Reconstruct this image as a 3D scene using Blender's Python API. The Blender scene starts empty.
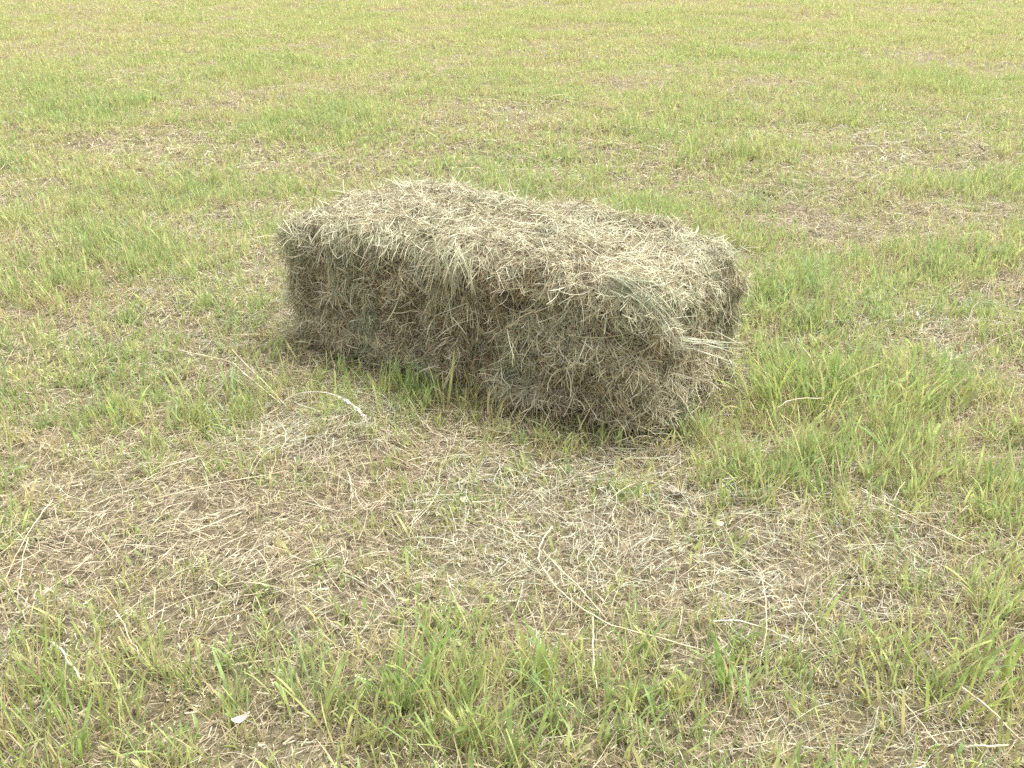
import bpy, math, random
import numpy as np

rng = np.random.default_rng(11)
random.seed(11)
scene = bpy.context.scene
col = scene.collection

# ------------------------------------------------------------------ camera
F_PX, PITCH, CAM_H = 960.0, 0.44, 1.01
cam_d = bpy.data.cameras.new("camera")
cam = bpy.data.objects.new("camera", cam_d)
col.objects.link(cam)
cam.location = (0, 0, CAM_H)
cam.rotation_euler = (math.pi / 2 - PITCH, 0, 0)
cam_d.sensor_fit = 'HORIZONTAL'
cam_d.angle = 2 * math.atan(512 / F_PX)
cam_d.clip_start = 0.02
cam_d.clip_end = 2000
scene.camera = cam


def gp(px, py, z=0.0):
    """spot on the meadow seen at a photo position"""
    a = PITCH + math.atan((py - 384) / F_PX)
    y = (CAM_H - z) / math.tan(a)
    depth = y * math.cos(PITCH) + (CAM_H - z) * math.sin(PITCH)
    return ((px - 512) / F_PX * depth, y)


# ------------------------------------------------------------------ noise
class Noise2:
    def __init__(s, seed):
        s.g = np.random.default_rng(seed).random((256, 256))

    def one(s, x, y):
        xi = np.floor(x).astype(np.int64); yi = np.floor(y).astype(np.int64)
        fx = x - xi; fy = y - yi
        fx = fx * fx * (3 - 2 * fx); fy = fy * fy * (3 - 2 * fy)
        g = s.g
        a = g[xi & 255, yi & 255]; b = g[(xi + 1) & 255, yi & 255]
        c = g[xi & 255, (yi + 1) & 255]; d = g[(xi + 1) & 255, (yi + 1) & 255]
        return (a * (1 - fx) + b * fx) * (1 - fy) + (c * (1 - fx) + d * fx) * fy

    def __call__(s, x, y, octs=3):
        t = 0; amp = 1; n = 0
        for _ in range(octs):
            t = t + amp * s.one(x, y); n += amp
            x = x * 2.03 + 17.3; y = y * 2.03 + 5.1; amp *= .5
        return t / n


class Noise3:
    def __init__(s, seed):
        s.g = np.random.default_rng(seed).random((64, 64, 64))

    def one(s, p):
        i = np.floor(p).astype(np.int64); f = p - i
        f = f * f * (3 - 2 * f)
        r = 0
        for dx in (0, 1):
            for dy in (0, 1):
                for dz in (0, 1):
                    w = (f[:, 0] if dx else 1 - f[:, 0]) * (f[:, 1] if dy else 1 - f[:, 1]) * (f[:, 2] if dz else 1 - f[:, 2])
                    r = r + w * s.g[(i[:, 0] + dx) & 63, (i[:, 1] + dy) & 63, (i[:, 2] + dz) & 63]
        return r

    def __call__(s, p, octs=3):
        t = 0; amp = 1; n = 0
        for _ in range(octs):
            t = t + amp * s.one(p); n += amp
            p = p * 2.03 + 7.7; amp *= .5
        return t / n


NA, NB, NC, ND = Noise2(1), Noise2(2), Noise2(3), Noise2(4)
N3 = Noise3(5)

# ------------------------------------------------------------------ bale placement
BL, BW, BH = 1.08, 0.485, 0.355
B_YAW = -0.592
BA = np.array([-0.606, 2.41])                     # foot of the left front corner
BU = np.array([math.cos(B_YAW), math.sin(B_YAW)])
BV = np.array([-BU[1], BU[0]])


def bale_uv(x, y):
    dx = x - BA[0]; dy = y - BA[1]
    return dx * BU[0] + dy * BU[1], dx * BV[0] + dy * BV[1]


def in_bale(x, y, m=0.0):
    u, v = bale_uv(x, y)
    return (u > -m) & (u < BL + m) & (v > -m) & (v < BW + m)


def ground_z(x, y):
    r = np.hypot(x, y)
    z = (NA(x * 3.1, y * 3.1, 3) - .5) * .05 + (NB(x * .55 + 9, y * .55, 2) - .5) * .06
    z = z + (NC(x * 9, y * 9, 2) - .5) * .018 * np.clip(1.5 - r / 10, 0, 1)
    z = z + (ND(x * .06, y * .06, 2) - .5) * .5 * np.clip((r - 8) / 40, 0, 1)
    u, v = bale_uv(x, y)                            # trodden level where the bale lies
    d = np.maximum(np.maximum(-u, u - BL), np.maximum(-v, v - BW))
    return z * np.clip(d / .3, 0.0, 1)


# ------------------------------------------------------------------ helpers
def tag(o, label=None, cat=None, group=None, kind=None):
    if label: o['label'] = label
    if cat: o['category'] = cat
    if group: o['group'] = group
    if kind: o['kind'] = kind
    return o


def mesh_obj(name, verts, faces, mat, parent=None, tone=None, smooth=False):
    """faces: (n,4) array of quads, or a list of polygons"""
    me = bpy.data.meshes.new(name)
    if isinstance(faces, np.ndarray):
        n = len(faces); k = faces.shape[1]
        me.vertices.add(len(verts)); me.vertices.foreach_set('co', np.asarray(verts, np.float32).ravel())
        me.loops.add(n * k); me.loops.foreach_set('vertex_index', faces.astype(np.int32).ravel())
        me.polygons.add(n)
        me.polygons.foreach_set('loop_start', (np.arange(n) * k).astype(np.int32))
        me.polygons.foreach_set('loop_total', np.full(n, k, np.int32))
        me.polygons.foreach_set('use_smooth', np.full(n, smooth, bool))
        me.update(calc_edges=True)
    else:
        me.from_pydata([tuple(v) for v in verts], [], faces)
        if smooth:
            me.polygons.foreach_set('use_smooth', [True] * len(me.polygons))
    if tone is not None:
        a = me.attributes.new('tone', 'FLOAT', 'POINT')
        a.data.foreach_set('value', np.asarray(tone, np.float32))
    me.materials.append(mat)
    o = bpy.data.objects.new(name, me)
    col.objects.link(o)
    if parent is not None: o.parent = parent
    return o


def ribbons(P, L, W, az, lean0, lean1, curl, roll, tone0, tone1, rows=4, tip=None, frame=None, sag=None, ground=False):
    """n curved blades; every argument is an array over the blades. Returns verts, quads, tone."""
    n = len(P)
    if frame is None:
        N = np.tile([0, 0, 1.], (n, 1)); T1 = np.tile([1., 0, 0], (n, 1)); T2 = np.tile([0, 1., 0], (n, 1))
    else:
        N, T1, T2 = frame
    if tip is None: tip = np.full(n, .08)
    V = np.empty((n, rows, 2, 3)); TN = np.empty((n, rows, 2))
    p = P.copy()
    z0 = ground_z(P[:, 0], P[:, 1]) if ground else None
    for k in range(rows):
        t = k / (rows - 1)
        a = az + curl * t
        le = lean0 + (lean1 - lean0) * t
        sl, cl, ca, sa = np.sin(le)[:, None], np.cos(le)[:, None], np.cos(a)[:, None], np.sin(a)[:, None]
        d = sl * (ca * T1 + sa * T2) + cl * N
        side = -sa * T1 + ca * T2
        if sag is not None:
            d = d + np.array([0, 0, -1.]) * (sag * t)[:, None]
            d /= np.linalg.norm(d, axis=1)[:, None] + 1e-9
        nn = np.cross(d, side)
        w = np.cos(roll)[:, None] * side + np.sin(roll)[:, None] * nn
        prof = (0.75 + .5 * t - 0.45 * t * t) if t < 1 else 1.0
        ww = W * prof * .5
        if k == rows - 1: ww = W * tip * .5
        q = p
        if ground:
            q = p.copy(); q[:, 2] += ground_z(p[:, 0], p[:, 1]) - z0
        V[:, k, 0] = q - w * ww[:, None]; V[:, k, 1] = q + w * ww[:, None]
        TN[:, k, :] = (tone0 + (tone1 - tone0) * t)[:, None]
        p = p + d * (L / (rows - 1))[:, None]
    base = (np.arange(n) * rows * 2)[:, None]
    F = np.concatenate([base + np.array([[2 * k, 2 * k + 1, 2 * k + 3, 2 * k + 2]]) for k in range(rows - 1)], 0)
    return V.reshape(-1, 3), F, TN.ravel()


def merge(parts):
    vs, fs, ts = [], [], []; o = 0
    for v, f, t in parts:
        vs.append(v); fs.append(f + o); ts.append(t); o += len(v)
    return np.concatenate(vs), np.concatenate(fs), np.concatenate(ts)


# ------------------------------------------------------------------ materials
def new_mat(name):
    m = bpy.data.materials.new(name); m.use_nodes = True
    nt = m.node_tree; nt.nodes.clear()
    out = nt.nodes.new('ShaderNodeOutputMaterial')
    return m, nt, out


def ramp(nt, stops, fac=None):
    r = nt.nodes.new('ShaderNodeValToRGB')
    e = r.color_ramp.elements
    while len(e) < len(stops): e.new(.5)
    for el, (p, c) in zip(e, stops):
        el.position = p; el.color = (*c, 1)
    if fac is not None: nt.links.new(fac, r.inputs['Fac'])
    return r


def blade_mat(name, stops, transl=.35, rough=.55, spec=.25, var=.35, scale=60):
    m, nt, out = new_mat(name)
    at = nt.nodes.new('ShaderNodeAttribute'); at.attribute_name = 'tone'
    r = ramp(nt, stops, at.outputs['Fac'])
    tc = nt.nodes.new('ShaderNodeTexCoord')
    nz = nt.nodes.new('ShaderNodeTexNoise'); nz.inputs['Scale'].default_value = scale; nz.inputs['Detail'].default_value = 2
    nt.links.new(tc.outputs['Object'], nz.inputs['Vector'])
    mr = nt.nodes.new('ShaderNodeMapRange')
    mr.inputs['From Min'].default_value = .3; mr.inputs['From Max'].default_value = .7
    mr.inputs['To Min'].default_value = 1 - var; mr.inputs['To Max'].default_value = 1 + var
    nt.links.new(nz.outputs['Fac'], mr.inputs['Value'])
    hsv = nt.nodes.new('ShaderNodeHueSaturation')
    nt.links.new(r.outputs['Color'], hsv.inputs['Color']); nt.links.new(mr.outputs['Result'], hsv.inputs['Value'])
    bs = nt.nodes.new('ShaderNodeBsdfPrincipled')
    bs.inputs['Roughness'].default_value = rough
    bs.inputs['Specular IOR Level'].default_value = spec
    nt.links.new(hsv.outputs['Color'], bs.inputs['Base Color'])
    tr = nt.nodes.new('ShaderNodeBsdfTranslucent')
    nt.links.new(hsv.outputs['Color'], tr.inputs['Color'])
    mx = nt.nodes.new('ShaderNodeMixShader'); mx.inputs['Fac'].default_value = transl
    nt.links.new(bs.outputs['BSDF'], mx.inputs[1]); nt.links.new(tr.outputs['BSDF'], mx.inputs[2])
    nt.links.new(mx.outputs['Shader'], out.inputs['Surface'])
    return m


GRASS_STOPS = [(0.00, (.38, .29, .17)), (.14, (.60, .52, .32)), (.28, (.42, .34, .18)), (.42, (.49, .46, .21)),
               (.58, (.435, .465, .18)), (.74, (.35, .425, .15)), (.88, (.265, .365, .13)), (1.0, (.30, .37, .20))]
HAY_STOPS = [(0.0, (.12, .08, .042)), (.15, (.265, .20, .115)), (.35, (.37, .325, .195)), (.55, (.51, .475, .33)),
             (.70, (.37, .365, .225)), (.84, (.24, .25, .14)), (.93, (.33, .355, .24)), (1.0, (.58, .545, .40))]
M_GRASS = blade_mat('meadow_blades', GRASS_STOPS, .45)
M_LITTER = blade_mat('dry_clippings', [(0, (.12, .092, .058)), (.2, (.25, .20, .128)), (.45, (.42, .365, .24)), (.7, (.58, .525, .37)),
                                       (.86, (.44, .45, .34)), (1, (.37, .26, .18))], .2, .6, .2)
M_HAY = blade_mat('hay_stems', HAY_STOPS, .12, .6, .2, .3, 40)
M_STRAW = blade_mat('bleached_straw', [(0, (.40, .31, .18)), (.5, (.58, .50, .33)), (1, (.66, .62, .50))], .1, .5, .3, .2, 50)
M_GREEN = blade_mat('lush_blades', [(0, (.50, .43, .21)), (.3, (.40, .43, .13)), (.6, (.30, .40, .10)), (.85, (.24, .37, .11)),
                                    (1, (.27, .38, .18))], .45, .5, .3, .25)


def soil_mat():
    m, nt, out = new_mat('thatchy_soil')
    tc = nt.nodes.new('ShaderNodeTexCoord')
    def noise(sc, det=6, rough=.6):
        n = nt.nodes.new('ShaderNodeTexNoise'); n.inputs['Scale'].default_value = sc
        n.inputs['Detail'].default_value = det; n.inputs['Roughness'].default_value = rough
        nt.links.new(tc.outputs['Object'], n.inputs['Vector']); return n
    n1 = noise(1.3); n2 = noise(55, 8, .7); n3 = noise(7)
    r1 = ramp(nt, [(.28, (.055, .040, .028)), (.46, (.12, .098, .066)), (.6, (.20, .17, .115)), (.78, (.33, .29, .20))], n2.outputs['Fac'])
    r2 = ramp(nt, [(.35, (.21, .165, .11)), (.5, (.25, .23, .11)), (.68, (.21, .24, .075))], n1.outputs['Fac'])
    mx = nt.nodes.new('ShaderNodeMix'); mx.data_type = 'RGBA'
    mr = nt.nodes.new('ShaderNodeMapRange'); mr.inputs['From Min'].default_value = .35; mr.inputs['From Max'].default_value = .65
    mr.inputs['To Min'].default_value = .0; mr.inputs['To Max'].default_value = .35
    nt.links.new(n3.outputs['Fac'], mr.inputs['Value']); nt.links.new(mr.outputs['Result'], mx.inputs['Factor'])
    nt.links.new(r1.outputs['Color'], mx.inputs['A']); nt.links.new(r2.outputs['Color'], mx.inputs['B'])
    bs = nt.nodes.new('ShaderNodeBsdfPrincipled'); bs.inputs['Roughness'].default_value = .9
    bs.inputs['Specular IOR Level'].default_value = .1
    nt.links.new(mx.outputs['Result'], bs.inputs['Base Color'])
    bp = nt.nodes.new('ShaderNodeBump'); bp.inputs['Strength'].default_value = .7; bp.inputs['Distance'].default_value = .012
    nt.links.new(n2.outputs['Fac'], bp.inputs['Height']); nt.links.new(bp.outputs['Normal'], bs.inputs['Normal'])
    nt.links.new(bs.outputs['BSDF'], out.inputs['Surface'])
    return m


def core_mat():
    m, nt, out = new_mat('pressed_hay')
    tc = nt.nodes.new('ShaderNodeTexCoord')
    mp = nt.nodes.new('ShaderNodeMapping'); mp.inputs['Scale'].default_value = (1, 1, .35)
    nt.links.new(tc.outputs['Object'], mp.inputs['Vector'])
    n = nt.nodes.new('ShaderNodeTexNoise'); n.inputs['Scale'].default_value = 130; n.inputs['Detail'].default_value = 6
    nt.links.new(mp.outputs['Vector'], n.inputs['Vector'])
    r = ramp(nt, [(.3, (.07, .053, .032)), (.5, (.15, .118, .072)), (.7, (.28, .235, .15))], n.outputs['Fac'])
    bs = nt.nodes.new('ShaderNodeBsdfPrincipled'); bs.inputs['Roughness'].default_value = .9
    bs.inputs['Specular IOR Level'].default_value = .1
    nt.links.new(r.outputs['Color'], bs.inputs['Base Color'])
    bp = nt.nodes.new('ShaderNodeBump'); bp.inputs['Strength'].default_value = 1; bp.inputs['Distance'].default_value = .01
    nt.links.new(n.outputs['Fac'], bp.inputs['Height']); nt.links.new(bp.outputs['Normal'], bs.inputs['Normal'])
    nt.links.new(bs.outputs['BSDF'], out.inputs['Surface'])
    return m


def leaf_mat(name, c1, c2):
    m, nt, out = new_mat(name)
    tc = nt.nodes.new('ShaderNodeTexCoord')
    n = nt.nodes.new('ShaderNodeTexNoise'); n.inputs['Scale'].default_value = 160; n.inputs['Detail'].default_value = 4
    nt.links.new(tc.outputs['Object'], n.inputs['Vector'])
    r = ramp(nt, [(.35, c1), (.65, c2)], n.outputs['Fac'])
    bs = nt.nodes.new('ShaderNodeBsdfPrincipled'); bs.inputs['Roughness'].default_value = .7
    nt.links.new(r.outputs['Color'], bs.inputs['Base Color'])
    nt.links.new(bs.outputs['BSDF'], out.inputs['Surface'])
    return m


# ------------------------------------------------------------------ the meadow's patchwork
# (photo x, photo y, half width, half height, amount of green, extra height, extra clippings)
PATCHES = [
    (540, 480, 300, 55, -.55, -.3, .5), (300, 450, 170, 50, -.25, -.2, .4), (120, 555, 170, 50, -.6, -.4, .9),
    (420, 560, 200, 50, -.5, -.4, .5), (640, 610, 130, 60, -.55, -.4, .5), (560, 540, 90, 30, -.3, -.2, .2),
    (830, 560, 130, 40, -.15, -.2, .5), (930, 530, 100, 45, -.1, 0, .5), (790, 640, 60, 40, -.3, -.2, .3),
    (300, 610, 60, 20, -.3, -.2, .3), (260, 470, 120, 25, -.2, -.1, .5),
    (350, 730, 150, 45, .45, .5, -.3), (80, 710, 110, 60, .3, .3, -.1), (470, 720, 80, 50, .3, .4, -.2),
    (560, 730, 60, 50, .35, .4, -.2), (930, 680, 90, 35, .5, .5, -.2), (730, 690, 50, 45, .3, .3, -.1),
    (660, 740, 60, 30, -.2, -.1, .2), (850, 745, 130, 20, -.35, -.2, .3),
    (900, 440, 130, 60, .25, .4, 0), (800, 480, 70, 25, .35, .3, -.1), (700, 440, 40, 12, .3, .3, 0), (990, 480, 60, 50, .1, .3, .2), (870, 350, 110, 30, .4, .4, -.2),
    (520, 655, 90, 30, .2, .3, 0), (600, 500, 60, 14, .3, .1, 0), (380, 500, 60, 16, .3, .1, 0), (480, 560, 40, 16, .3, .1, 0), (200, 480, 50, 14, .35, .1, 0), (300, 560, 40, 14, .3, .1, 0),
    (830, 395, 90, 40, .40, .4, -.2), (770, 370, 40, 35, .35, .4, -.1), (920, 400, 50, 30, .35, .4, -.1), (980, 350, 60, 25, .1, .2, 0),
    (830, 450, 80, 22, -.35, -.2, .3), (900, 300, 100, 30, .25, .25, -.1), (850, 240, 80, 14, -.5, -.3, .4), (950, 215, 80, 10, -.6, -.4, .4),
    (930, 300, 18, 20, -.5, -.3, .2), (1000, 310, 30, 20, -.4, -.3, .2),
    (800, 225, 60, 12, -.35, -.3, .3), (970, 185, 60, 14, .3, .3, 0), (780, 200, 40, 12, -.3, -.2, .3),
    (200, 200, 90, 22, .35, .3, -.2), (60, 225, 50, 14, .3, .3, -.1), (140, 260, 90, 20, .1, .1, 0), (80, 310, 90, 30, .15, .1, 0), (330, 125, 70, 14, .35, .3, -.2),
    (100, 118, 60, 10, .35, .3, 0), (40, 95, 30, 8, .3, .3, 0), (120, 145, 50, 8, -.35, -.2, .2), (215, 108, 40, 6, -.4, -.2, .2), (560, 118, 70, 8, -.4, -.2, .2),
    (30, 200, 40, 10, -.3, -.1, .2), (250, 215, 30, 16, -.4, -.2, .3), (230, 330, 50, 18, -.35, -.2, .3), (150, 420, 60, 25, .25, .2, 0), (120, 345, 90, 20, .2, .25, 0),
    (60, 400, 60, 30, .05, .1, 0), (30, 470, 50, 20, .25, .1, 0), (250, 415, 30, 20, .2, .1, 0), (380, 385, 60, 14, .2, .3, .1),
    (640, 50, 120, 8, .25, .2, 0), (880, 55, 60, 7, .35, .2, 0), (900, 62, 60, 5, -.2, -.1, .1), (420, 25, 120, 5, .25, .1, 0), (110, 28, 80, 5, -.2, -.1, .1),
    (330, 22, 70, 5, .25, .1, 0), (700, 10, 200, 3, -.3, -.1, .1), (950, 8, 100, 3, -.2, 0, .1), (690, 545, 70, 14, .35, .1, -.1), (860, 480, 60, 22, .25, .1, -.1),
]
PW = []
for px, py, rx, ry, dg, dh, dl in PATCHES:
    x, y = gp(px, py)
    yn = gp(px, min(py + ry, 900))[1]; yf = gp(px, max(py - ry, 2))[1]
    depth = y * math.cos(PITCH) + CAM_H * math.sin(PITCH)
    PW.append((x, y, rx * depth / F_PX, max((yf - yn) / 2, .05), dg, dh, dl))


def meadow(x, y):
    """green 0..1, height factor, clippings 0..1 at ground points"""
    near = np.clip(1.6 - y / 4, 0, 1)
    g = .74 + (NA(x * 1.1 + 40, y * 1.1, 3) - .5) * 1.25 + (NB(x * 5 + 3, y * 5, 2) - .5) * .9 * near + (NB(x * 12 + 3, y * 12, 2) - .5) * 1.5 * near + (NB(x * 2.2 + 33, y * 3.4, 3) - .5) * 1.0 * (1 - near) + np.clip((y - 3) / 10, 0, .14)
    h = .93 + (NC(x * 1.7, y * 1.7 + 20, 2) - .5) * .7
    l = .45 + (ND(x * 1.6 + 8, y * 1.6, 3) - .5) * .9
    for cx, cy, rx, ry, dg, dh, dl in PW:
        e = np.exp(-(((x - cx) / rx) ** 2 + ((y - cy) / ry) ** 2) * .8)
        g = g + .6 * (np.where(dg < 0, .50, .75) if cy < 3.2 else 1.35) * dg * e; h = h + .75 * dh * e; l = l + .8 * dl * e
    ts = np.clip((NC(x * 1.5 + 70, y * 1.9, 3) - .60) * 9, 0, 1)           # uncut tussocks
    g = g + .22 * ts; h = h + .5 * ts
    return np.clip(g, .24, 1.25), np.clip(h, .35, 2.4), np.clip(l, .05, 1.4)


# ------------------------------------------------------------------ ground sheet
def build_ground():
    def axis(n, fine, far, k):
        t = np.linspace(-1, 1, n)
        return np.sign(t) * (fine * np.abs(t) + (far - fine) * np.abs(t) ** k)
    xs = axis(321, 7, 400, 7); ys = axis(321, 9, 400, 7) + 3.2
    X, Y = np.meshgrid(xs, ys, indexing='ij')
    V = np.stack([X.ravel(), Y.ravel(), ground_z(X.ravel(), Y.ravel())], 1)
    i = np.arange(320); I, J = np.meshgrid(i, i, indexing='ij')
    a = (I * 321 + J).ravel()
    F = np.stack([a, a + 321, a + 322, a + 1], 1)
    tag(mesh_obj('ground', V, F, soil_mat(), smooth=True), kind='structure')


build_ground()


def scatter(y0, y1, dens):
    hw = lambda y: .533 * (y * .905 + .43) * 1.22 + .35
    wmax = hw(y1) * 1.75 + 1.2; n = int(dens * (y1 - y0) * 2 * wmax)
    y = rng.uniform(y0, y1, n); x = rng.uniform(-wmax, wmax, n)
    k = (np.abs(x) < hw(y)) | ((np.abs(x) < hw(y) * 1.75 + 1.2) & (rng.random(n) < .4))
    return x[k], y[k]


def on_ground(x, y, dz=0.0):
    return np.stack([x, y, ground_z(x, y) + dz], 1)


# ------------------------------------------------------------------ standing grass
def grass_band(y0, y1, tufts, per, w, hgt, rows, spread):
    cx, cy = scatter(y0, y1, tufts)
    g, h, l = meadow(cx, cy)
    k = (rng.random(len(cx)) < .42 + .58 * g) & ~in_bale(cx, cy, -.03)
    cx, cy, g, h = cx[k], cy[k], g[k], h[k]
    nt_ = len(cx)
    is_green = rng.random(nt_) < np.clip(.10 + .50 * g + (cy > 5) * .05, 0, .82)
    cnt = rng.poisson(per * np.where(is_green, .5 + .8 * g, .8)) + 1
    idx = np.repeat(np.arange(nt_), cnt); n = len(idx)
    fy = np.clip((cy - 3) / 8, 0, 1)  # far green blades go paler and yellower: distant veil put into their colour
    ttone = np.where(is_green, np.clip(.49 - .05 * fy + (.38 - .17 * fy) * rng.random(nt_) + .22 * (g - .6), .42, .97), .0)
    tlean = rng.uniform(0, 2 * math.pi, nt_); tsize = rng.lognormal(0, .28, nt_) * h
    x = cx[idx] + rng.normal(0, spread, n); y = cy[idx] + rng.normal(0, spread, n)
    ok = ~in_bale(x, y, -.02); idx, x, y = idx[ok], x[ok], y[ok]; n = len(idx)
    gr = is_green[idx] & (rng.random(n) > .20)
    tone = np.where(gr, np.clip(ttone[idx] + rng.normal(0, .06, n), .36, 1), np.where(rng.random(n) < .55, rng.uniform(.0, .30, n), rng.uniform(.26, .46, n)))
    H = hgt * tsize[idx] * np.where(gr, rng.uniform(.5, 1.35, n), rng.uniform(.3, 1.1, n))
    W = w * np.where(gr, rng.lognormal(-.1, .4, n), rng.uniform(.35, .8, n))
    az = np.where(rng.random(n) < .4, tlean[idx], 0) + rng.uniform(0, 2 * math.pi, n) * (rng.random(n) < .8)
    l0 = np.abs(rng.normal(0, .28, n)) + .05 + np.where(gr, 0, .15)
    l1 = l0 + np.abs(rng.normal(.35, .45, n)) * np.where(gr, 1, .8)
    cut = rng.random(n) < .3
    tone0 = np.where(gr, np.clip(tone - .16, .30, 1), tone)
    return ribbons(on_ground(x, y, -.004), H, W, az, l0, l1, rng.normal(0, .4, n), rng.normal(0, .5, n),
                   tone0, tone, rows, np.where(cut, .7, .06))


# ------------------------------------------------------------------ clippings lying on the ground
def litter_band(y0, y1, dens, w, lmean, rows):
    x, y = scatter(y0, y1, dens)
    g, h, l = meadow(x, y)
    k = (rng.random(len(x)) < .22 + .6 * l) & ~in_bale(x, y, -.05)
    x, y, l, g = x[k], y[k], l[k], g[k]; n = len(x)
    L = lmean * np.minimum(rng.lognormal(0, .7, n), 3.2); W = w * rng.uniform(.5, 1.3, n)
    az = rng.uniform(0, 2 * math.pi, n) + 0
    lie = rng.random(n) < .68
    az = np.where(rng.random(n) < .25, (NB(x * 1.6, y * 1.6 + 30, 1) - .5) * 9 + rng.normal(0, .5, n), az)
    lie |= L > 1.6 * lmean
    l0 = np.where(lie, rng.normal(1.52, .10, n), rng.uniform(.7, 1.5, n))
    l1 = np.where(lie, 1.6 + rng.normal(0, .12, n), rng.uniform(1.2, 1.9, n))
    red = NC(x * 5 + 11, y * 5, 2)
    tone = np.clip(rng.beta(1.5, 1.6, n) * .85, 0, .9); tone = np.where((red > .70) & (rng.random(n) < .3), 1.0, tone)
    tone = np.where((NA(x * 2 + 60, y * 2, 2) > .52) & (rng.random(n) < .45), .86, tone)
    dz = rng.random(n) ** 2 * (.006 + .022 * l) + .002
    return ribbons(on_ground(x, y, dz), L, W, az, l0, l1, rng.normal(0, .7, n), rng.normal(0, .5, n), tone,
                   np.clip(tone + rng.normal(0, .04, n), 0, 1), rows, rng.uniform(.2, .9, n), ground=True)


Q = 1.0
grass = merge([
    grass_band(.3, 2.2, 2500 * Q, 4.6, .0030, .052, 5, .011),
    grass_band(2.2, 4.2, 2200 * Q, 4.0, .0034, .046, 4, .012),
    grass_band(4.2, 8, 1350 * Q, 4.0, .0052, .044, 3, .016),
    grass_band(8, 14, 480 * Q, 4.6, .0085, .046, 3, .028),
    grass_band(14, 26, 170 * Q, 4.6, .014, .052, 3, .05),
    grass_band(26, 60, 16, 6, .035, .07, 3, .10)])
tag(mesh_obj('meadow_grass', *grass[:2], M_GRASS, tone=grass[2]),
    'short mown green and straw coloured grass covering the whole field', 'grass', kind='stuff')
def chaff_band(y0, y1, dens, w, L0):
    x, y = scatter(y0, y1, dens); n = len(x)
    k = ~in_bale(x, y, -.05); x, y = x[k], y[k]; n = len(x)
    tone = rng.beta(1.1, 1.7, n) * .8
    return ribbons(on_ground(x, y, rng.random(n) ** 2 * .012), L0 * rng.uniform(.4, 1.6, n), w * rng.uniform(.5, 1.6, n), rng.uniform(0, 6.28, n),
                   rng.normal(1.45, .22, n), rng.normal(1.5, .2, n), rng.normal(0, .3, n), rng.normal(0, .6, n), tone, tone, 2, rng.uniform(.3, 1, n), ground=True)


litter = merge([
    chaff_band(.3, 2.2, 19000, .0021, .013),
    chaff_band(2.2, 4.2, 11000, .0027, .017),
    chaff_band(4.2, 7, 2500, .0045, .03),
    litter_band(.3, 2.2, 13000 * Q, .0011, .040, 4),
    litter_band(2.2, 4.2, 8600 * Q, .0014, .046, 4),
    litter_band(4.2, 8, 2800 * Q, .0028, .05, 3),
    litter_band(8, 20, 500, .0045, .05, 3)])
tag(mesh_obj('hay_clippings', *litter[:2], M_LITTER, tone=litter[2]),
    'dry tan hay clippings strewn flat over the bare soil between the grass', 'hay clippings', kind='stuff')

# ------------------------------------------------------------------ the bale
bale = bpy.data.objects.new('hay_bale', None); col.objects.link(bale)
bale.location = (BA[0], BA[1], 0); bale.rotation_euler = (0, 0, B_YAW)
tag(bale, 'rectangular bale of dry grey green hay lying alone on the mown field', 'hay bale')


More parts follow.
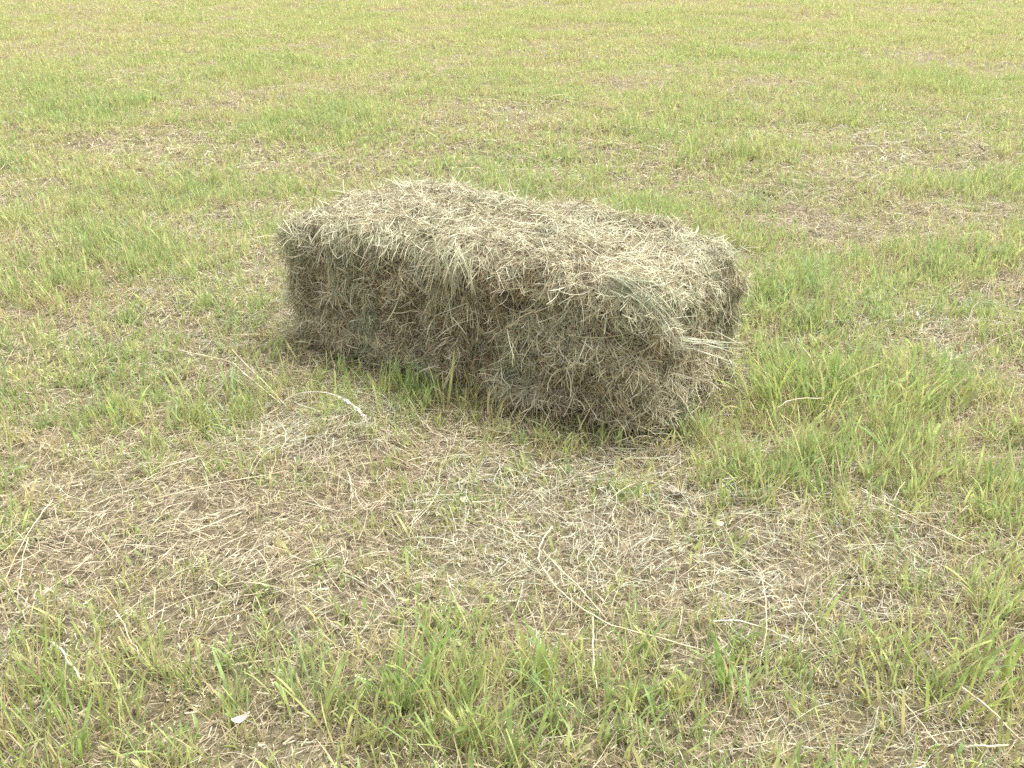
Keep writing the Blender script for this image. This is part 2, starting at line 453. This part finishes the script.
def bale_surface(nu, nv, nw, inset=0.0):
    """rounded, slumped block: grid on each of six faces; local axes u along, v across, z up"""
    R = .07
    dims = np.array([BL, BW, BH]); half = dims / 2
    Vs, Fs = [], []; off = 0
    for ax in range(3):
        a, b = [(1, 2), (2, 0), (0, 1)][ax]
        na, nb = [(nv, nw), (nw, nu), (nu, nv)][ax]
        for sg in (-1, 1):
            ga = np.linspace(-1, 1, na + 1); gb = np.linspace(-1, 1, nb + 1)
            A, B_ = np.meshgrid(ga, gb, indexing='ij')
            p = np.zeros((A.size, 3)); p[:, a] = A.ravel() * half[a]; p[:, b] = B_.ravel() * half[b]; p[:, ax] = sg * half[ax]
            i = np.arange(na); j = np.arange(nb); I, J = np.meshgrid(i, j, indexing='ij')
            q = (I * (nb + 1) + J).ravel()
            f = np.stack([q, q + nb + 1, q + nb + 2, q + 1], 1)
            if sg < 0: f = f[:, ::-1]
            Vs.append(p); Fs.append(f + off); off += len(p)
    p = np.concatenate(Vs); F = np.concatenate(Fs)
    inner = np.clip(p, -(half - R), half - R)
    d = p - inner; ln = np.linalg.norm(d, axis=1)[:, None]
    nrm = d / (ln + 1e-9)
    p = inner + nrm * R
    # sag, bulges, pressed waists where the strings run
    u = p[:, 0] + half[0]; up = p[:, 2] + half[2]
    q = np.round(p, 5)
    bump = (N3(q * 9 + 3, 3) - .5) * .050 + (N3(q * 24 + 9, 2) - .5) * (.062 - .036 * np.clip(nrm[:, 2], 0, 1))
    for s in (.30, .66):
        bump -= .014 * np.exp(-((p[:, 1] - (-half[1] + BW * s)) / .018) ** 2) * np.clip(np.abs(nrm[:, 2]), 0, 1)
    front = np.clip(-nrm[:, 1], 0, 1)
    bump += front * (.018 * np.exp(-((u - .63) / .15) ** 2) - .045 * np.exp(-((u - .45) / .04) ** 2) * np.clip(up / .2 , 0, 1)
                     + .012 * np.exp(-((u - .92) / .12) ** 2) - .015 * np.exp(-((u - .10) / .04) ** 2))
    bump += np.clip(nrm[:, 2], 0, 1) * (-.022 * np.exp(-((u - .42) / .10) ** 2) * np.clip(-p[:, 1] / half[1], 0, 1) + .012 * np.exp(-((u - .64) / .10) ** 2) + (N3(q * 6 + 40, 2) - .5) * .016 + .022 * np.sin(np.clip(u / BL, 0, 1) * math.pi) * 1 + .010 * np.exp(-((u - .3) / .2) ** 2) + .006 * np.exp(-(u / .15) ** 2))
    p = p + nrm * (bump - inset)[:, None]
    p[:, 1] -= .012 * (up / BH - .35) * np.clip(front + .0, 0, 1)       # the front leans out at the top
    p[:, :2] += nrm[:, :2] * (.022 * np.clip(1 - up / .11, 0, 1))[:, None]   # spreads a little at the foot
    p += half; p[:, 2] = np.maximum(p[:, 2], .004)
    return p, F, nrm


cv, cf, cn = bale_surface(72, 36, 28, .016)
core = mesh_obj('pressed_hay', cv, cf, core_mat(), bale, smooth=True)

sv, sf, sn = bale_surface(72, 36, 28, 0)
ca_, cb_, cc_, cd_ = (sv[sf[:, i]] for i in range(4))
area = np.linalg.norm(np.cross(cc_ - ca_, cd_ - cb_), axis=1) / 2
fn = np.cross(cc_ - ca_, cd_ - cb_); fn /= np.linalg.norm(fn, axis=1)[:, None] + 1e-12
cen = (ca_ + cb_ + cc_ + cd_) / 4
fn *= np.sign((fn * (cen - np.array([BL, BW, BH]) / 2)).sum(1))[:, None]
area = area * np.where(fn[:, 2] < -.6, .02, 1) * np.where(fn[:, 1] > .6, .6, 1)


def hay(n, depth, lmin, lmax, w, lift, chaos, rows=5, shaggy=0.0):
    f = rng.choice(len(sf), n, p=area / area.sum())
    r, s = rng.random(n)[:, None], rng.random(n)[:, None]
    P = (ca_[f] * (1 - r) + cb_[f] * r) * (1 - s) + (cd_[f] * (1 - r) + cc_[f] * r) * s
    N = fn[f]
    up = np.array([0, 0, 1.])
    side = (np.abs(N[:, 2]) < .7)
    T1 = np.where(side[:, None], -up + N * N[:, 2:3], np.array([1., 0, 0]) - N * N[:, 0:1])   # downwards on the sides
    T1 /= np.linalg.norm(T1, axis=1)[:, None]
    T2 = np.cross(N, T1)
    clump = N3(P * 11 + 20, 2)
    az = np.where(side, rng.normal(0, chaos, n) + (clump - .5) * 3.6, rng.uniform(0, 2 * math.pi, n))
    az = np.where(rng.random(n) < .25, rng.uniform(0, 2 * math.pi, n), az)
    L = rng.uniform(lmin, lmax, n) * rng.lognormal(0, .25, n)
    W = w * rng.uniform(.5, 1.4, n)
    P = P - N * (rng.random(n) * depth)[:, None]
    l0 = np.pi / 2 - np.abs(rng.normal(0, lift, n)) ; l1 = l0 + rng.normal(.25, .45, n)
    tn = np.clip(.04 + .70 * rng.beta(1.4, 1.4, n), 0, .8)
    gpatch = N3(P * 7 + 50, 2)
    tn = np.where((gpatch > .52) & (rng.random(n) < .6), rng.uniform(.68, .95, n), tn)
    tn = np.where((N3(P * 8 + 90, 2) > .58) & (rng.random(n) < .5), rng.uniform(0, .2, n), tn)
    tn = np.where((N[:, 2] > .5) & (rng.random(n) < .45), rng.uniform(.44, .60, n), tn)
    tn = np.where(rng.random(n) < .10 + .08 * (L > .05), 1.0, tn)
    return ribbons(P, L, W, az, l0, l1, rng.normal(0, .9, n), rng.normal(0, .7, n), tn, tn, rows, rng.uniform(.15, .9, n),
                   frame=(N, T1, T2), sag=np.abs(rng.normal(.1 + shaggy, .2, n)))


parts = [hay(60000, .032, .016, .045, .0015, .12, .8), hay(46000, .010, .016, .046, .0014, .19, .9),
         hay(9000, .006, .03, .075, .0016, .20, 1.2, 6), hay(500, .004, .03, .07, .0012, .7, 1.5, 6, .2)]


def curtain(n, lo, hi, lmin, lmax, tone_lo, tone_hi):
    """stems combed over the top front edge and hanging down the long side"""
    u = rng.uniform(lo, hi, n)
    P = np.stack([u, rng.uniform(-.035, .05, n), BH + rng.uniform(-.03, .03, n)], 1)
    N = np.tile([0, -.35, .94], (n, 1)); T1 = np.tile([0, -.94, -.35], (n, 1)); T2 = np.tile([1., 0, 0], (n, 1))
    L = rng.uniform(lmin, lmax, n)
    return ribbons(P, L, rng.uniform(.0008, .0017, n), rng.normal(0, .9, n), rng.uniform(1.3, 1.6, n), rng.uniform(1.6, 2.3, n),
                   rng.normal(0, .6, n), rng.normal(0, .6, n), rng.uniform(tone_lo, tone_hi, n), rng.uniform(tone_lo, tone_hi, n), 7,
                   rng.uniform(.2, .8, n), frame=(N, T1, T2), sag=rng.uniform(.5, 2.2, n))


parts.append(curtain(260, .0, BL, .02, .06, .2, .9))
parts.append(curtain(200, .50, .64, .04, .12, .3, .95))


def skirt(n):
    """loose stems shed round the foot of the bale"""
    t = rng.random(n) * 2 * (BL + BW)
    u = np.where(t < BL, t, np.where(t < BL + BW, BL, np.where(t < 2 * BL + BW, t - BL - BW, 0)))
    v = np.where(t < BL, 0, np.where(t < BL + BW, t - BL, np.where(t < 2 * BL + BW, BW, t - 2 * BL - BW)))
    o = np.abs(rng.normal(0, .022, n))
    u = u + np.where((t >= BL) & (t < BL + BW), o, np.where(t >= 2 * BL + BW, -o, 0))
    v = v + np.where(t < BL, -o, np.where((t >= BL + BW) & (t < 2 * BL + BW), o, 0))
    P = np.stack([u, v, rng.random(n) ** 2 * .07 + .004], 1)
    return ribbons(P, rng.uniform(.03, .09, n), rng.uniform(.001, .0022, n), rng.uniform(0, 6.28, n), rng.uniform(1.0, 1.6, n),
                   rng.uniform(1.5, 1.9, n), rng.normal(0, .7, n), rng.normal(0, .6, n), rng.uniform(.1, .85, n), rng.uniform(.1, .85, n), 4)


parts.append(skirt(1500))
hv, hf, ht = merge(parts)
hv[:, 2] = np.maximum(hv[:, 2], .003)
tag(mesh_obj('loose_hay', hv, hf, M_HAY, bale, tone=ht), kind='stuff')


def wisp(label, P0, direction, n, L, spread, sag, tone, fan=.18):
    d = np.array(direction, float); d /= np.linalg.norm(d)
    a = np.cross(d, [0, 0, 1.]); a /= np.linalg.norm(a); b = np.cross(a, d)
    P = np.array(P0) + rng.normal(0, spread, (n, 3))
    N = np.tile(d, (n, 1)); T1 = np.tile(a, (n, 1)); T2 = np.tile(b, (n, 1))
    l0 = np.abs(rng.normal(0, fan, n))
    r = ribbons(P, L * rng.uniform(.5, 1.1, n), rng.uniform(.001, .002, n), rng.uniform(0, 6.28, n), l0, l0 + rng.normal(.15, .25, n),
                rng.normal(0, .4, n), rng.uniform(0, 3, n), rng.normal(tone, .03, n), rng.normal(tone, .03, n), 7, None,
                frame=(N, T1, T2), sag=np.full(n, sag) * rng.uniform(.5, 1.4, n))
    v = r[0]; v[:, 2] = np.maximum(v[:, 2], .004)
    tag(mesh_obj('hay_wisp', v, r[1], M_HAY, bale, tone=r[2]), label)


wisp('bluish green swath folded over the near top corner', (BL - .10, .00, BH + .005), (1, .35, -.45), 150, .16, .014, .9, .93)
wisp('pale looped wisp poking out of the end face', (BL + .0, .05, .235), (.9, .45, -.02), 22, .17, .008, .55, .96, .12)
wisp('fringe of pale stems on the far top corner', (BL - .02, BW - .05, BH - .03), (.7, .3, .65), 28, .055, .025, .5, .55, .6)
wisp('tangle of stems jutting from the left end', (.01, .04, BH - .09), (-.9, -.2, .05), 50, .07, .018, .5, .62, .7)
wisp('grey green tress hanging down the long side', (.60, -.02, BH - .03), (.1, -.35, -.9), 70, .11, .035, .3, .85, .5)

# ------------------------------------------------------------------ single straws
def smooth_path(pts, k=6):
    pts = np.array(pts, float)
    if len(pts) == 2: return np.linspace(pts[0], pts[1], 4)
    P = np.vstack([2 * pts[0] - pts[1], pts, 2 * pts[-1] - pts[-2]]); out = []
    for i in range(1, len(P) - 2):
        for t in np.linspace(0, 1, k, endpoint=False):
            a, b, c, d = P[i - 1], P[i], P[i + 1], P[i + 2]
            out.append(.5 * (2 * b + (c - a) * t + (2 * a - 5 * b + 4 * c - d) * t * t + (3 * b - a - 3 * c + d) * t ** 3))
    out.append(pts[-1]); return np.array(out)


def tube(pts, r0, r1, sides=6):
    pts = np.array(pts); n = len(pts); V = []
    for i in range(n):
        d = pts[min(i + 1, n - 1)] - pts[max(i - 1, 0)]; d /= np.linalg.norm(d) + 1e-9
        a = np.cross(d, [0, 0, 1.]); a /= np.linalg.norm(a) + 1e-9; b = np.cross(d, a)
        r = r0 + (r1 - r0) * i / (n - 1)
        for s in range(sides):
            an = 2 * math.pi * s / sides
            V.append(pts[i] + r * (math.cos(an) * a + math.sin(an) * b))
    F = []
    for i in range(n - 1):
        for s in range(sides):
            F.append([i * sides + s, i * sides + (s + 1) % sides, (i + 1) * sides + (s + 1) % sides, (i + 1) * sides + s])
    F.append(list(range(sides))[::-1]); F.append([(n - 1) * sides + s for s in range(sides)])
    return V, F


def path_3d(px, z0, z1, arch=0.0):
    """photo positions of a stalk lying on the meadow, lifted from z0 to z1 along it"""
    n = len(px); out = []
    for i, (a, b) in enumerate(px):
        t = i / (n - 1); z = z0 + (z1 - z0) * t + arch * 4 * t * (1 - t)
        x, y = gp(a, b, z)
        for _ in range(2):
            zz = z + float(ground_z(np.array([x]), np.array([y]))[0]); x, y = gp(a, b, zz)
        out.append((x, y, zz))
    return smooth_path(out)


def straw(label, px, r0=.0016, r1=.0009, z0=.012, z1=.016, arch=.006, tone=.5, cat='straw', name='straw_stalk'):
    P = path_3d(px, z0 * 1.15 + .004, z1 * 1.15 + .004, arch)
    jit = np.cumsum(rng.normal(0, .0011, P.shape), 0); jit -= np.linspace(0, 1, len(P))[:, None] * jit[-1]
    P = P + jit * np.array([1, 1, .6])
    base = P[0].copy()
    V, F = tube(P - base, r0 * .8, r1 * .8)
    o = mesh_obj(name, V, F, M_STRAW, tone=np.clip(tone - .12 + np.repeat(rng.normal(0, .22, len(P)), 6), 0, 1), smooth=True)
    o.location = base
    tag(o, label, cat, 'loose straw stalks lying on the field')
    return o


straw('long pale straw looping round across the bare patch in front of the bale',
      [(553, 527), (540, 547), (539, 566), (556, 590), (600, 622), (660, 641), (716, 654)], .0019, .0012, .02, .03)
straw('straight straw lying inside the bend of the looping long straw', [(542, 549), (560, 568), (585, 596), (607, 620)], .0017, .0012, .026, .026)
straw('upright looking pale straw below the looping straw, pointing at the viewer', [(592, 617), (593, 650), (597, 690)], .0016, .0012, .02, .02)
straw('thick short cut straw leaning over the grass near the bottom left corner', [(52, 643), (66, 660), (82, 681)], .0024, .0018, .05, .02, .0, .8)
straw('thin kinked straw at the left edge of the photo', [(53, 500), (28, 536), (5, 580)], .0012, .0008, .025, .02)
straw('thin straw hanging straight down from the kinked straw at the left edge', [(28, 537), (22, 570), (17, 600)], .0011, .0008, .02, .015)
straw('straight straw sloping down to the left over the grey clippings at left', [(91, 555), (68, 575), (42, 595)], .0013, .0009, .03, .02)
straw('thin straw sloping down to the right below the grey clippings at left', [(113, 610), (126, 633), (138, 654)], .0013, .0010, .03, .03)
straw('upper of two pale stems slanting towards the drooping seed head left of the bale', [(232, 350), (258, 376), (286, 406)], .0018, .0013, .06, .02)
straw('lower of two pale stems slanting towards the drooping seed head left of the bale', [(232, 362), (256, 383), (281, 404)], .0016, .0012, .05, .02)
straw('nearly level pale stem ending at the pair of slanting stems left of the bale', [(178, 350), (210, 357), (242, 366)], .0016, .0010, .05, .04)
straw('very long thin straw slanting down to the right over the grass at right', [(858, 489), (920, 519), (977, 548)], .0014, .0008, .04, .03)
straw('pale stalk slanting down into the bottom right corner', [(962, 688), (990, 711), (1022, 741)], .0019, .0013, .04, .02)
straw('short straw leaning up to the right on bare soil right of the photo middle', [(886, 518), (896, 500), (905, 482)], .0015, .0010, .015, .04)
straw('curved whitish straw lying on grey soil left of the bottom right tufts', [(712, 622), (745, 623), (780, 634), (800, 646)], .0016, .0010, .014, .014, .004, 1.0)
straw('thin arching straw standing over the grey soil beside the curved whitish straw', [(752, 562), (764, 590), (766, 628), (760, 668)], .0011, .0008, .03, .02)
straw('hooked pale straw bending over the tall grass right of the bale', [(778, 421), (779, 409), (795, 400), (824, 398)], .0016, .0011, .03, .08, .02)
straw('straw leaning to the right out of the bottom right tuft', [(938, 745), (918, 716), (892, 690)], .0015, .001, .02, .03)
straw('pale stick lying level in the bottom right corner', [(966, 747), (985, 746), (1008, 745)], .0022, .0018, .03, .03)
straw('thin straw lying across the clippings below the left end of the bale', [(150, 500), (215, 483), (290, 470)], .0013, .0008, .02, .02)

# drooping seed head
P = path_3d([(281, 403), (298, 394), (318, 392), (334, 395), (350, 403), (361, 413), (366, 421), (358, 425)], .02, .02, .07)
root = bpy.data.objects.new('grass_stalk', None); col.objects.link(root); root.location = P[0]
tag(root, 'grass stalk with whitish drooping seed head arching over clippings below the bale', 'grass stalk')
V, F = tube(P - P[0], .0013, .0008)
mesh_obj('stem', V, F, M_STRAW, root, tone=np.full(len(V), .9), smooth=True)
k = int(len(P) * .42); Q_ = P[k:] - P[0]
m_ = 190; ii = rng.integers(0, len(Q_) - 1, m_); f_ = rng.random(m_)[:, None]
pp = Q_[ii] * (1 - f_) + Q_[ii + 1] * f_
dd = Q_[ii + 1] - Q_[ii]; dd /= np.linalg.norm(dd, axis=1)[:, None]
T1 = np.cross(dd, [0, 0, 1.]); T1 /= np.linalg.norm(T1, axis=1)[:, None]; T2 = np.cross(dd, T1)
r = ribbons(pp, rng.uniform(.006, .013, m_), rng.uniform(.0018, .003, m_), rng.uniform(0, 6.28, m_), rng.uniform(.25, .6, m_),
            rng.uniform(.1, .4, m_), np.zeros(m_), rng.uniform(0, 3, m_), np.full(m_, 1.), np.full(m_, 1.), 3, np.full(m_, .2), frame=(dd, T1, T2))
mesh_obj('seed_head', r[0], r[1], M_STRAW, root, tone=r[2])


# ------------------------------------------------------------------ leaves on the ground
def leaf(name, label, px, py, length, width, rot, curl, mat, z=.02, cat='leaf', lobes=0):
    n, mw = 14, 6; V = []; F = []
    for i in range(n + 1):
        t = i / n
        hw = width / 2 * math.sin(math.pi * min(t * 1.02, 1)) ** .7 * (1 - .25 * t) + .0004
        if lobes: hw *= 1 + .35 * math.sin(t * lobes * 6.28)
        for j in range(-mw, mw + 1):
            s = j / mw
            V.append(((t - .5) * length, s * hw, curl * ((t - .5) ** 2 * 2 * length + s * s * hw) + random.gauss(0, .0003) * (1 + lobes)))
    w = 2 * mw + 1
    for i in range(n):
        for j in range(w - 1):
            F.append([i * w + j, (i + 1) * w + j, (i + 1) * w + j + 1, i * w + j + 1])
    x, y = gp(px, py, z)
    o = mesh_obj(name, V, F, mat, smooth=True)
    sol = o.modifiers.new('thickness', 'SOLIDIFY'); sol.thickness = .0008
    o.location = (x, y, z + float(ground_z(np.array([x]), np.array([y]))[0])); o.rotation_euler = (.35, .1, rot)
    tag(o, label, cat); return o


leaf('fallen_leaf', 'small round cream coloured leaf on the bare ground below the bale', 463, 507, .019, .015, 1.2, .5,
     leaf_mat('cream_leaf', (.50, .41, .26), (.70, .60, .40)), .010)
leaf('seed_husk', 'narrow papery white husk in the grass near the bottom left of the photo', 241, 732, .026, .0085, .75, .9,
     leaf_mat('white_husk', (.40, .35, .29), (.62, .57, .50)), .030, 'husk')
leaf('dead_leaf', 'crumpled grey brown dead leaf on the ground before the near bale corner', 673, 503, .042, .028, 1.9, .8,
     leaf_mat('grey_leaf', (.22, .18, .14), (.44, .39, .31)), .006, 'leaf', 3)
leaf('withered_leaf', 'tiny pale withered leaf to the right of the crumpled grey leaf', 719, 530, .016, .010, .4, .5,
     leaf_mat('tan_leaf', (.5, .38, .25), (.66, .54, .38)), .02)


# ------------------------------------------------------------------ tufts that stand out
def tuft(label, px, py, n, h, rad, w=.0052, tone=.7, lean=(0, 0)):
    n = int(n * .45); w *= .82; rad *= 1.6
    x0, y0 = gp(px, py)
    r = np.minimum(np.abs(rng.normal(0, rad, n)), 1.05 * rad); a = rng.uniform(0, 6.28, n)
    x = x0 + r * np.cos(a); y = y0 + r * np.sin(a)
    az = np.arctan2(np.sin(a) + lean[1] * 2 + rng.normal(0, .7, n), np.cos(a) + lean[0] * 2 + rng.normal(0, .7, n))
    l0 = np.abs(rng.normal(.08, .2, n)) + r / rad * .08 + .15 * math.hypot(*lean); l1 = l0 + np.abs(rng.normal(.45, .45, n)) + .4 * math.hypot(*lean)
    dry = rng.random(n) < .2
    tn = np.where(dry, rng.uniform(0, .15, n), np.clip(rng.normal(tone - .08, .17, n), .25, 1))
    base = np.array([x0, y0, float(ground_z(np.array([x0]), np.array([y0]))[0])])
    v, f, t = ribbons(on_ground(x, y, -.004), h * rng.uniform(.4, 1.15, n), w * rng.uniform(.5, 1.25, n), az, l0, l1, rng.normal(0, .3, n),
                      rng.normal(0, .5, n), np.clip(tn - .15, 0, 1), tn, 6, np.where(rng.random(n) < .25, .6, .05))
    o = mesh_obj('grass_tuft', v - base, f, M_GREEN, tone=t); o.location = base
    tag(o, label, 'grass tuft', 'green tufts standing out of the mown field')


tuft('bright green tuft of a few wide blades in front of the near bale corner', 592, 452, 16, .05, .012, .006, .55)
tuft('large leaning clump of long green blades right beside the bale end', 772, 412, 190, .17, .055, .0045, .8, (-.5, .2))
tuft('dense tall green clump a little right of the clump beside the bale end', 835, 405, 170, .15, .055, .0048, .75, (-.2, .1))
tuft('smaller upright green tuft furthest right of the clumps beside the bale', 925, 410, 110, .11, .045, .0048, .68)
tuft('thin green tuft against the foot of the long side, left of its middle', 398, 392, 34, .07, .02, .0045, .7)
tuft('thin green tuft against the foot of the long side, near the left end', 350, 384, 30, .06, .02, .0045, .65)
tuft('wide bladed green tuft with blades bent right at the bottom middle', 405, 715, 46, .12, .022, .0058, .8, (.5, .2))
tuft('spiky green tuft standing at the bottom, just right of the middle', 545, 700, 34, .12, .022, .006, .75)
tuft('pale green tuft with broad blades at the bottom below the curved whitish straw', 726, 690, 34, .10, .018, .0075, .9, (-.2, 0))
tuft('row like green tuft in the bottom right of the photo', 925, 715, 90, .095, .045, .0062, .66)
tuft('broad bladed green tuft close to the right edge at the bottom', 1000, 690, 40, .10, .025, .0075, .66, (.3, 0))
tuft('green tuft in the bottom left corner', 40, 745, 80, .10, .05, .0055, .7)
tuft('low yellow green tuft among the clippings at left, below the seed head stems', 215, 430, 40, .06, .02, .0045, .5)
tuft('fresh green tuft left of the seed head stems', 128, 425, 60, .08, .03, .0048, .65)
tuft('short bright green tuft alone in clippings in front of the bale middle', 520, 478, 26, .035, .014, .0045, .55)
tuft('small green tuft among straw below and right of the bale', 745, 505, 50, .06, .025, .005, .68)

# ------------------------------------------------------------------ light: bright overcast
world = bpy.data.worlds.new("World"); scene.world = world
world.use_nodes = True
nt = world.node_tree; nt.nodes.clear()
out = nt.nodes.new('ShaderNodeOutputWorld'); bg = nt.nodes.new('ShaderNodeBackground')
sky = nt.nodes.new('ShaderNodeTexSky'); sky.sky_type = 'NISHITA'; sky.sun_disc = False
EL, AZ = math.radians(66), math.radians(62)          # sun behind cloud, high on the right
sky.sun_elevation = EL; sky.sun_rotation = AZ
sky.air_density = 1.0; sky.dust_density = 4.0; sky.ozone_density = 1.0
hs = nt.nodes.new('ShaderNodeHueSaturation'); hs.inputs['Saturation'].default_value = .12   # cloud cover: white sky
nt.links.new(sky.outputs['Color'], hs.inputs['Color']); nt.links.new(hs.outputs['Color'], bg.inputs['Color'])
bg.inputs['Strength'].default_value = .15
nt.links.new(bg.outputs['Background'], out.inputs['Surface'])
sd = bpy.data.lights.new('sun', 'SUN'); sd.energy = 1.15; sd.angle = math.radians(40); sd.color = (1, .98, .94)
so = bpy.data.objects.new('sun', sd); col.objects.link(so)
from mathutils import Vector
sdir = Vector((math.sin(AZ) * math.cos(EL), math.cos(AZ) * math.cos(EL), math.sin(EL)))
so.rotation_euler = sdir.to_track_quat('Z', 'Y').to_euler(); so.location = (3, 6, 12)

vs = scene.view_settings
scene.display_settings.display_device = 'sRGB'
vs.view_transform = 'Standard'; vs.look = 'None'; vs.gamma = 1; vs.use_curve_mapping = False
vs.exposure = 1.7
scene.render.engine = 'CYCLES'
scene.cycles.max_bounces = 8; scene.cycles.diffuse_bounces = 4; scene.cycles.transmission_bounces = 4
scene.cycles.filter_width = 1.5
scene.cycles.use_denoising = False      # keep the fine stems crisp
print('quads', len(grass[1]), len(litter[1]), len(hf))
